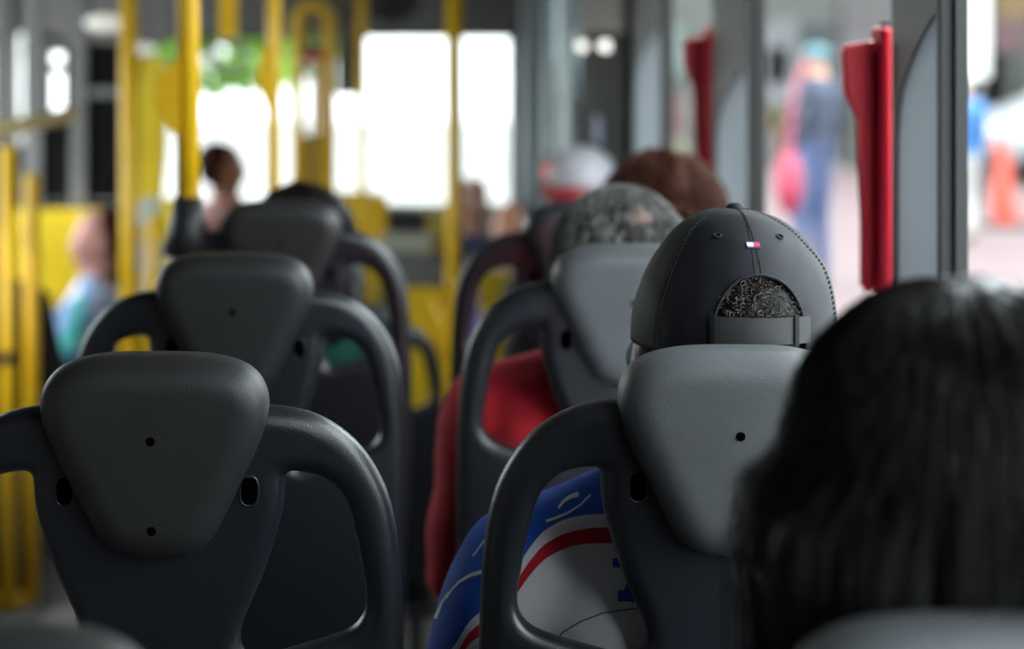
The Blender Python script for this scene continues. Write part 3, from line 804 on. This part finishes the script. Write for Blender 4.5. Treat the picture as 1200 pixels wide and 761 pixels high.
# ------------------------------------------------------------ poles and rails
CE = 1.98
def pole(x, y, r, z0, z1, label, name='grab_pole', bulge=None, sleeve=None, flange=True, group='yellow grab poles'):
    t = thing(name, label, 'pole', (x, y, z0), 0, group)
    g = bmesh.new(); tube(g, [(0, 0, 0), (0, 0, z1-z0)], r, 20); obj('tube', g, M_yel, t, True)
    if flange:
        for z in ([0] if z0 < 0 else [])+([z1-z0-.02] if z1 >= CE-.01 else []):
            g = bmesh.new(); tube(g, [(0, 0, z+.001), (0, 0, z+.019)], r*1.9, 20); obj('flange', g, M_metal, t)
    if bulge:
        a, b, w_ = bulge
        pts = [(0, b), (-w_*.35, b-.01), (-w_*.8, b-(b-a)*.28), (-w_, b-(b-a)*.5), (-w_, b-(b-a)*.66), (-w_*.55, a+.018), (-r*.6, a), (0, a)]
        pts = [(x_-r*.5, z-z0) for x_, z in smooth_loop(pts, 3, False)]
        g = bmesh.new(); prism(g, pts, 'y', -.018, .018); bmesh.ops.bevel(g, geom=g.edges[:], offset=.003, segments=2, affect='EDGES'); hb = obj('stop_button_housing', g, M_yel, t)
    if sleeve:
        za, zb, ra, rb = sleeve
        g = bmesh.new(); tube(g, [(0, 0, za-z0), (0, 0, za-z0+(zb-za)*.5), (0, 0, zb-z0)], [ra, (ra+rb)/2, rb], 20); obj('sleeve', g, M_black, t, True)
    return t
pole(-.362, 3.085, .0195, 1.10, CE, 'thick yellow pole rising from a black sleeve on the left seat corner', bulge=(1.275, 1.405, .042), sleeve=(1.075, 1.172, .042, .023))
pole(-.325, 4.56, .017, .72, CE, 'yellow pole with a bulged housing in front of the windscreen, above the dark hair', bulge=(1.26, 1.42, .030), sleeve=(.66, .78, .034, .021))
pole(-.835, 5.60, .026, FR, CE, 'full height yellow pole left of the thick sleeved one', name='grab_pole')
pole(.152, 5.88, .026, FR, CE, 'yellow pole crossing the windscreen in the middle of the bus')
pole(-.178, 7.5, .018, FR, CE, 'thin yellow pole at the left edge of the central windscreen opening')
# inverted U rail
t = thing('handrail_frame', 'yellow inverted U rail left of the central windscreen opening', 'handrail', (0, 6.5, FR))
g = bmesh.new(); xa, xb = (349-476)*6.5/F, (386-476)*6.5/F; zt = 1.53-FR
tube(g, [(xa, 0, 0), (xa, 0, zt-.03), (xa+.03, 0, zt), (xb-.03, 0, zt), (xb, 0, zt-.03), (xb, 0, 0)], .022, 14); obj('tube', g, M_yel, t, True)
g = bmesh.new(); bx(g, xa, xb, -.012, .012, 1.335-FR, 1.355-FR, .004); obj('cross_bar', g, M_red, t)
g = bmesh.new(); bx(g, xa, xb, -.01, .01, .30, 1.45-(158-34)*6.5/F-FR, .004); obj('infill_board', g, mat('ochre_board', (.40, .25, .03), .6), t)
g = bmesh.new(); bx(g, xa, xb, -.008, .008, 1.355-FR, 1.40-FR, .002); bx(g, xa, xb, -.008, .008, 1.425-FR, 1.50-FR, .002); obj('upper_board', g, mat('taupe_board', (.22, .16, .10), .6), t)
# hanging strap
t = thing('hanging_strap', 'short yellow strap hanging at the top between two yellow poles', 'strap', (-.46, 4.8, CE))
g = bmesh.new(); bx(g, -.024, .024, -.003, .003, -.56, -.0, .001); obj('webbing', g, M_yel, t)
g = bmesh.new(); tube(g, [(math.sin(a)*.045, 0, -.60+math.cos(a)*.045) for a in [2*math.pi*k/20 for k in range(20)]], .007, 8, True); obj('grip_ring', g, mat('grip_grey', (.3, .3, .28), .5), t, True)
# left hand rail frame
t = thing('handrail_frame', 'yellow rail frame with two posts at the left edge of the view', 'handrail', (0, 0, FR))
def L(p): return V((p.x, p.y, p.z-FR))
g = bmesh.new(); tube(g, [L(P(-60, 160, 5.5)), L(P(8, 150, 5.75)), L(P(86, 133, 6.2))], .026, 14); obj('top_rail', g, mat('rail_highlight', (.80, .66, .34), .3), t, True)  # cream colour stands for the blown highlight on the yellow rail
for px, pt, dd in ((9, 172, 5.8), (37, 205, 5.9)):
    p = L(P(px, pt, dd)); g = bmesh.new(); tube(g, [(p.x, p.y, 0), (p.x, p.y, p.z)], .024, 14); q = obj('post', g, M_yel, t, True)
    g = bmesh.new(); z = L(P(px, 425, dd)).z; 
    if px < 20: tube(g, [(p.x, p.y, z), (p.x, p.y, z+.035)], .03, 14); obj('clamp', g, M_metal, q)
    else: g.free()
g = bmesh.new(); a, b = L(P(-60, 703, 5.8)), L(P(37, 703, 5.9)); tube(g, [a, b], .022, 12); obj('bottom_rail', g, M_yel, t, True)
# validator and boards
t = thing('ticket_validator', 'yellow upright housing behind the full height pole at upper left', 'ticket validator', (-.88, 6.45, FR))
g = bmesh.new(); prism(g, [(-.045, 1.24), (-.03, 1.20), (.0, 1.16), (.035, 1.24), (.05, 1.40), (.05, 1.72), (-.035, 1.72), (-.045, 1.6)], 'y', -.04, .04); bmesh.ops.bevel(g, geom=g.edges[:], offset=.006, segments=2, affect='EDGES'); obj('housing', g, M_yel2, t)
g = bmesh.new(); tube(g, [(.0, 0, 0), (0, 0, 1.3)], .02, 12); obj('post', g, M_yel, t, True)
g = bmesh.new(); bx(g, -.03, .03, -.046, -.036, 1.18, 1.24, .004); obj('reader', g, mat('pale_reader', (.5, .6, .55), .4), t)
def board(name, label, cat, px0, px1, py0, py1, d, m, th=.03, kind=None):
    a, b = P(px0, py1, d), P(px1, py0, d)
    g = bmesh.new(); bx(g, a.x, b.x, d, d+th, a.z, b.z, .004)
    return tag(obj(name, g, m), label, cat)
# cab partition at the left
t = thing('cab_partition', 'grey framed partition with dark panels at the upper left', 'partition', (0, 7.4, FR))
def PB(px0, px1, py0, py1, d): a, b = P(px0, py1, d), P(px1, py0, d); return (a.x, b.x, a.z-FR, b.z-FR)
def pb(name, m, px0, px1, py0, py1, y0=-.02, y1=.02, tt=t, d=7.4):
    a = PB(px0, px1, py0, py1, d); g = bmesh.new(); bx(g, a[0], a[1], y0, y1, max(a[2], .0), a[3], .003); return obj(name, g, m, tt)
M_frame = mat('grey_frame', (.20, .20, .205), .45); M_dglass = mat('dark_panel', (.006, .006, .0065), .7, spec=.1)
pb('post', M_frame, 28, 50, -120, 245, -.03, .03); pb('post', M_frame, 84, 102, -120, 760, -.035, .03)
pb('dark_pane', M_dglass, 102, 172, 50, 235, -.01, .01); pb('dark_pane', M_dglass, 75, 84, 50, 235, -.01, .01); pb('dark_pane', M_dglass, 50, 75, 128, 235, -.01, .01); pb('post', M_frame, 50, 60, 40, 130); pb('rail', M_frame, 58, 76, 40, 62); pb('rail', M_frame, 58, 76, 74, 86); pb('dark_pane', M_dglass, -70, 28, 170, 760, -.01, .01)
pb('cross_bar', M_frame, 84, 172, 103, 114, -.025, .02); pb('header', mat('warm_grey', (.22, .21, .205), .6), 30, 200, -120, 50, -.02, .02)
pb('post', M_frame, 172, 178, 50, 245)
pb('lower_board', M_dark, 50, 172, 236, 760, .0, .02)
board('yellow_panel', 'plain yellow panel behind the person in the patterned shirt', 'panel', 18, 128, 246, 610, 7.30, M_yel2)
t2 = thing('notice_board', 'yellow board with two pale paper notices left of the black pole sleeve', 'notice board', (0, 7.0, FR))
pb('board', M_yel2, 150, 206, 232, 760, -.01, .01, t2, 7.0)
M_paper = mat('pale_paper', (.62, .66, .80), .6)
pb('notice', M_paper, 160, 186, 240, 268, -.014, -.010, t2, 7.0); pb('notice', M_paper, 158, 190, 280, 322, -.014, -.010, t2, 7.0); pb('notice', M_paper, 164, 182, 330, 390, -.014, -.010, t2, 7.0)
board('side_screen', 'grey screen column left of the central windscreen opening', 'screen', 394, 429, -60, 112, 7.9, mat('olive_grey', (.12, .11, .08), .6, var=.5, scale=14))
board('yellow_panel', 'mottled yellow panel left of the dark ticket box', 'panel', 384, 448, 225, 555, 7.6, mat('olive_yellow', (.55, .40, .03), .5, var=.4, scale=25))
# turnstile
t = thing('turnstile', 'yellow turnstile cabinet at the front with dark box and pale card reader', 'turnstile', (0, 6.0, FR))
def pz(px, py): p = P(px, py, 6.0); return (p.x, p.z-FR)
g = bmesh.new(); prism(g, [(pz(468, 0)[0], 0), pz(468, 308), pz(478, 312), pz(492, 328), pz(506, 336), pz(548, 336), (pz(548, 0)[0], 0)], 'y', 0, .35); bmesh.ops.bevel(g, geom=g.edges[:], offset=.012, segments=2, affect='EDGES'); cab = obj('cabinet', g, M_yel2, t)
g = bmesh.new(); a = pz(512, 345); b = pz(522, 418)
tube(g, [(a[0], -.03, a[1]), (b[0], -.04, b[1]+.1), (b[0], -.03, b[1])], .022, 12); obj('push_arm', g, M_yel, t, True)
pb('ticket_box', M_black, 454, 498, 247, 271, -.02, .1, t, 6.0); pb('card_reader', mat('reader_grey', (.42, .43, .36), .5), 446, 506, 272, 296, -.03, .1, t, 6.0)
pb('grey_panel', mat('panel_grey', (.16, .165, .17), .5), 452, 522, 297, 336, -.01, .1, t, 6.0)
pb('side_board', mat('mottle_yellow', (.62, .50, .12), .5, var=.4, scale=30), 498, 528, 247, 300, .0, .1, t, 6.0); pb('side_board', M_yel, 430, 454, 232, 300, .0, .1, t, 6.0)
pb('yellow_flap', M_yel2, 562, 616, 318, 440, .0, .03, t, 6.0)
# mirror above the windscreen
g = bmesh.new(); ell(g, P(458, 2, 8.4), (.135, .035, .10)); me = fuse(g, .008, 2); o = link('rear_view_mirror', me, M_black); tag(o, 'dark rounded driver mirror at the top edge above the windscreen', 'mirror')
# dark door surround, lamps, door
bm = bmesh.new(); bx(bm, XR-.03, XR, 5.0, 6.33, FR, 1.44); struct('trim_8', bm, M_dglass)
bm = bmesh.new(); bx(bm, XR-.04, XR, 5.0, 6.33, 1.44, 1.98); struct('trim_9', bm, mat('taupe_panel', (.20, .185, .165), .6))
M_lamp = mat('lamp_glow', (1, .97, .92), .4, emit=1.6, var=0)
for px, dd, l in ((722, 5.26, 'brighter round lamp beside the front door, on the right'), (692, 5.95, 'dimmer round lamp beside the front door, on the left')):
    p = P(px, 54, dd); t = thing('spot_lamp', l, 'lamp', (XR-.04, dd, p.z)); 
    g = bmesh.new(); ell(g, (-.016, 0, 0), (.020, .03, .016)); obj('lens', g, M_lamp, t, True)
    g = bmesh.new(); bx(g, -.005, .0, -.035, .035, -.02, .02, .001); obj('base', g, M_metal, t)
for px, py, w_, l in ((122, 27, .085, 'wide pale lamp under the ceiling panel at upper left'), (169, 58, .055, 'small oval lamp beside the full height yellow pole')):
    p = P(px, py, 7.2); t = thing('ceiling_lamp', l, 'lamp', p, 0, 'lamps of the front section')
    g = bmesh.new(); ell(g, (0, 0, 0), (w_*.9, .04, w_*.38)); obj('diffuser', g, mat('lamp_pale', (.80, .80, .72), .5, emit=.5), t, True)
    g = bmesh.new(); tube(g, [(0, .02, 0), (0, .02, CE-p.z)], .008, 8); obj('stem', g, M_metal, t)
g = bmesh.new(); bx(g, XR-.034, XR-.031, 5.62, 5.78, 1.10, 1.18); tag(obj('notice_sheet', g, mat('violet_paper', (.30, .30, .55), .6)), 'small violet blue notice on the dark wall beside the front door', 'notice')
# folding door
M_gdoor = glass_mat('door_glass', (.30, .33, .33))
M_door = mat('door_grey', (.34, .40, .43), .45)
for k, (a, b) in enumerate(((6.36, 7.36), (7.38, 8.38))):
    g = bmesh.new(); z0, z1 = FR+.02, 1.88
    bx(g, XR-.0, XR+.04, a, a+.20, z0, z1, .004); bx(g, XR-.0, XR+.04, b-.20, b, z0, z1, .004); bx(g, XR, XR+.04, a, b, z0, .2, .004); bx(g, XR, XR+.04, a, b, 1.70, z1, .004)
    o = obj('door_%d' % (k+1), g, M_door); o['kind'] = 'structure'
    g = bmesh.new(); bx(g, XR+.018, XR+.022, a+.18, b-.18, .18, 1.72); obj('pane', g, M_gdoor, o)
    g = bmesh.new(); tube(g, [(XR-.03, a+.1, .5), (XR-.03, a+.1, 1.2)], .013, 10); obj('door_handle', g, M_frame, o, True)
g = bmesh.new(); p = P(650, 202, 7.6); bx(g, p.x-.05, XR, 7.6, 7.72, p.z-.06, p.z+.06, .006); o = obj('stop_button', g, M_black); tag(o, 'round red button left of the curly brown hair, near the front door', 'button')
g = bmesh.new(); bmesh.ops.create_cone(g, cap_ends=True, segments=28, radius1=.048, radius2=.042, depth=.03, matrix=Matrix.Translation((p.x, 7.585, p.z)) @ Matrix.Rotation(H90, 4, 'X')); obj('red_disc', g, mat('red_lens', (.95, .10, .08), .3, emit=.35), o, True)
board('door_column', 'pale blue grey column between windscreen and front door', 'column', 612, 640, -40, 420, 8.5, M_door, .1)

# ------------------------------------------------------------ outside
GZ = -.56
bm = bmesh.new(); bx(bm, -60, 60, -30, 120, GZ-.3, GZ); struct('ground', bm, mat('street', (.17, .165, .16), .85, var=.12, scale=2))
bm = bmesh.new(); bx(bm, 2.0, 20, 4, 25.5, GZ, GZ+.10, .02); struct('pavement', bm, mat('pink_paving', (.085, .053, .056), .85, var=.15, scale=6))
bm = bmesh.new(); bx(bm, -14, 2.6, 40, 46, GZ, 9); wb = obj('building', bm, mat('white_render', (.80, .80, .78), .8)); tag(wb, 'overexposed white building ahead of the windscreen', 'building')
for i in range(6):
    g = bmesh.new(); bx(g, -12.5+i*2.4, -11.3+i*2.4, 39.95, 40.02, 2.0, 4.0); obj('shutter', g, mat('pale_shutter', (.7, .72, .72), .7), wb)
# shop row on the right
sb = thing('shop_building', 'colourful blurred shop front seen through the right windows', 'building', (0, 26, GZ))
g = bmesh.new(); bx(g, 3.4, 16, 0, 5, 0, 6.5); obj('wall', g, mat('shop_wall', (.05, .053, .048), .8, var=.2, scale=1), sb)
def sp_(name, col, px0, px1, py0, py1, dep=.12):
    a, b = P(px0, py1, 26), P(px1, py0, 26); g = bmesh.new(); bx(g, a.x, b.x, -dep, .05, max(0, a.z-GZ), b.z-GZ, .01)
    return obj(name, g, mat(name+'_paint', tuple((c**1.35)*.14 for c in col), .6), sb)
for q in [('door_panel', (.75, .72, .80), 878, 902, 30, 240), ('sign', (.48, .42, .62), 896, 922, 55, 100), ('shutter', (.62, .62, .66), 902, 935, 20, 120), ('banner', (.85, .72, .30), 872, 935, 128, 152),
          ('poster', (.90, .42, .20), 908, 925, 130, 200), ('counter', (.80, .42, .45), 872, 930, 195, 240), ('shop_window', (.10, .14, .17), 936, 985, 30, 190), ('counter', (.75, .66, .35), 940, 1000, 225, 290),
          ('lit_display', (.85, .85, .80), 968, 990, 160, 215), ('awning', (.45, .40, .42), 985, 1100, 0, 60), ('shutter', (.35, .42, .38), 1000, 1100, 60, 240), ('shop_window', (.10, .13, .11), 1112, 1200, 60, 240),
          ('awning', (.62, .40, .10), 1165, 1230, -40, 22), ('sign', (.42, .20, .22), 1160, 1200, 22, 60), ('counter', (.80, .72, .42), 1105, 1150, 185, 245), ('door_panel', (.30, .34, .26), 1150, 1172, 60, 250),
          ('shop_window', (.60, .75, .72), 778, 800, 30, 90), ('poster', (.80, .35, .42), 780, 795, 110, 160), ('counter', (.75, .72, .50), 776, 802, 160, 240), ('sign', (.30, .38, .10), 1090, 1120, -30, 15)]:
    sp_(*q)
def post(px, py0, py1, d, r, col, label):
    p = P(px, py0, d); t = thing('street_post', label, 'post', (p.x, d, GZ)); g = bmesh.new(); tube(g, [(0, 0, 0), (0, 0, p.z-GZ)], r*.4, 12); obj('post', g, M_metal, t)
    a = P(px, py1, d).z-GZ; g = bmesh.new(); bx(g, -r, r, -.06, .0, a, p.z-GZ, .02); obj('panel', g, mat('post_panel', tuple(c*.5 for c in col), .6), t)
post(1146, -40, 92, 20, .11, (.85, .85, .83), 'tall white sign post outside the nearest right window')
def walker(label, loc, rz, ht, shirt, legs, hat, group=None):
    t, d, HM, sh, bd = person('person', label, loc, rz, group, stand=True, arms='down', ht=ht, hy=-.03, shd=.30, skin=M_skin, shirt=shirt, legs=legs, voxel=.02, long=True)
    g = bmesh.new(); ell(g, HM @ V((0, 0, .05)), (.095, .11, .085)); h = fuse(g, .015, 2); link('hat', h, hat, t)
    return t, d
M_teal = mat('teal_cloth', (.03, .09, .11), .7); M_navyc = mat('navy_cloth', (.004, .011, .035), .8)
t, d = walker('pedestrian in a navy jacket and teal hat outside, left of the large red handle', (3.02, 13.8, GZ+.10), .6, 1.78, M_navyc, M_denim, M_teal, None)
g = bmesh.new(); ell(g, (0, 0, .12), (.10, .13, .24)); me = fuse(g, .02, 2); o = link('shoulder_bag', me, mat('magenta_cloth', (.20, .004, .03), .6)); o.location = (2.76, 13.4, .22); tag(o, 'magenta shoulder bag at the side of the pedestrian in navy', 'bag')
g = bmesh.new(); tube(g, [(0, 0, .34), (.05, .1, .75), (.17, .25, 1.02)], .012, 6); obj('strap', g, mat('magenta_strap', (.30, .012, .05), .6), o)
walker('pedestrian in a light blue shirt and white cap outside the nearest right window', (4.93, 16.6, GZ+.10), .3, 1.52, mat('sky_blue_cloth', (.015, .09, .24), .7), mat('white_trousers', (.35, .35, .33), .8), mat('white_cap_cloth', (.4, .4, .38), .7))
# orange flag marker
t = thing('traffic_marker', 'tall orange traffic marker outside at the right edge', 'traffic marker', (P(1172, 0, 18).x, 18, GZ+.10))
g = bmesh.new(); tube(g, smooth_loop([(.06, 0, 0.03), (.02, 0, .35), (.03, 0, .6), (-.03, 0, .85)], 5, False), [.13-.0055*i for i in range(16)], 12); obj('body', g, mat('orange_plastic', (.36, .028, .010), .5), t, True)
g = bmesh.new(); bx(g, -.2, .3, -.2, .2, 0, .04, .01); obj('base', g, M_rubber, t)
# parked car at the far right
t = thing('parked_car', 'white parked car behind the orange marker', 'car', (9.2, 23.4, GZ+.10))
prof_ = [(-2.0, .25), (-2.05, .6), (-1.9, .85), (-1.2, .95), (-.7, 1.4), (.7, 1.45), (1.4, 1.0), (1.95, .9), (2.05, .55), (2.0, .25)]
g = bmesh.new(); prism(g, prof_, 'y', -.8, .8); bmesh.ops.bevel(g, geom=g.edges[:], offset=.06, segments=2, affect='EDGES'); obj('body', g, mat('car_white', (.26, .27, .29), .3), t, True)
g = bmesh.new(); prism(g, [(-1.0, .98), (-.62, 1.34), (.0, 1.37), (.0, .98)], 'y', -.815, .815); prism(g, [(.06, .98), (.06, 1.37), (.66, 1.37), (1.2, .98)], 'y', -.815, .815); obj('side_window', g, M_dglass, t)
for x in (-1.25, 1.25):
    for y in (-.74, .74):
        g = bmesh.new(); bmesh.ops.create_cone(g, cap_ends=True, segments=24, radius1=.31, radius2=.31, depth=.2, matrix=Matrix.Translation((x, y, .31)) @ Matrix.Rotation(H90, 4, 'X')); obj('wheel', g, M_rubber, t)
g = bmesh.new(); bx(g, -2.07, -1.95, -.6, -.3, .6, .72, .02); obj('head_lamp', g, M_white, t)
# trees
M_leaf = mat('leaf_green', (.13, .27, .02), .6, var=.5, scale=3); M_bark = mat('bark', (.12, .08, .05), .9)
def tree(x, y, zc, rx, rz, label, n=1500, seed=0, tx=0):
    t = thing('street_tree', label, 'tree', (x, y, GZ), 0, 'trees outside')
    g = bmesh.new(); tube(g, [(tx, .0, 0), (tx, 0, zc-GZ-rz*.5), (0, 0, zc-GZ)], [.10, .08, .05], 10); obj('trunk', g, M_bark, t, True)
    g = bmesh.new(); rnd = random.Random(seed)
    for k in range(n):
        d_ = V((rnd.gauss(0, 1), rnd.gauss(0, 1), rnd.gauss(0, 1))).normalized()*(rnd.random()**.4)
        c = V((d_.x*rx, d_.y*rx, zc-GZ+d_.z*rz)); s = rnd.uniform(.05, .11)*1.4
        u = V((rnd.gauss(0, 1), rnd.gauss(0, 1), rnd.gauss(0, 1))).normalized(); v = u.orthogonal().normalized()
        g.faces.new([g.verts.new(c+u*s), g.verts.new(c+v*s*.5), g.verts.new(c-u*s), g.verts.new(c-v*s*.5)])
    obj('foliage', g, M_leaf, t)
tree(-1.55, 17, 2.55, 1.5, 1.72, 'green tree seen over the backlit figure through the windscreen', 6500, 1, .75)
tree(-4.6, 17, 2.2, 1.3, 1.7, 'green tree beyond the left edge of the windscreen', 1500, 2)
tree(6.2, 22.5, 3.3, 1.2, 1.6, 'green tree outside above the nearest right window', 1200, 3)
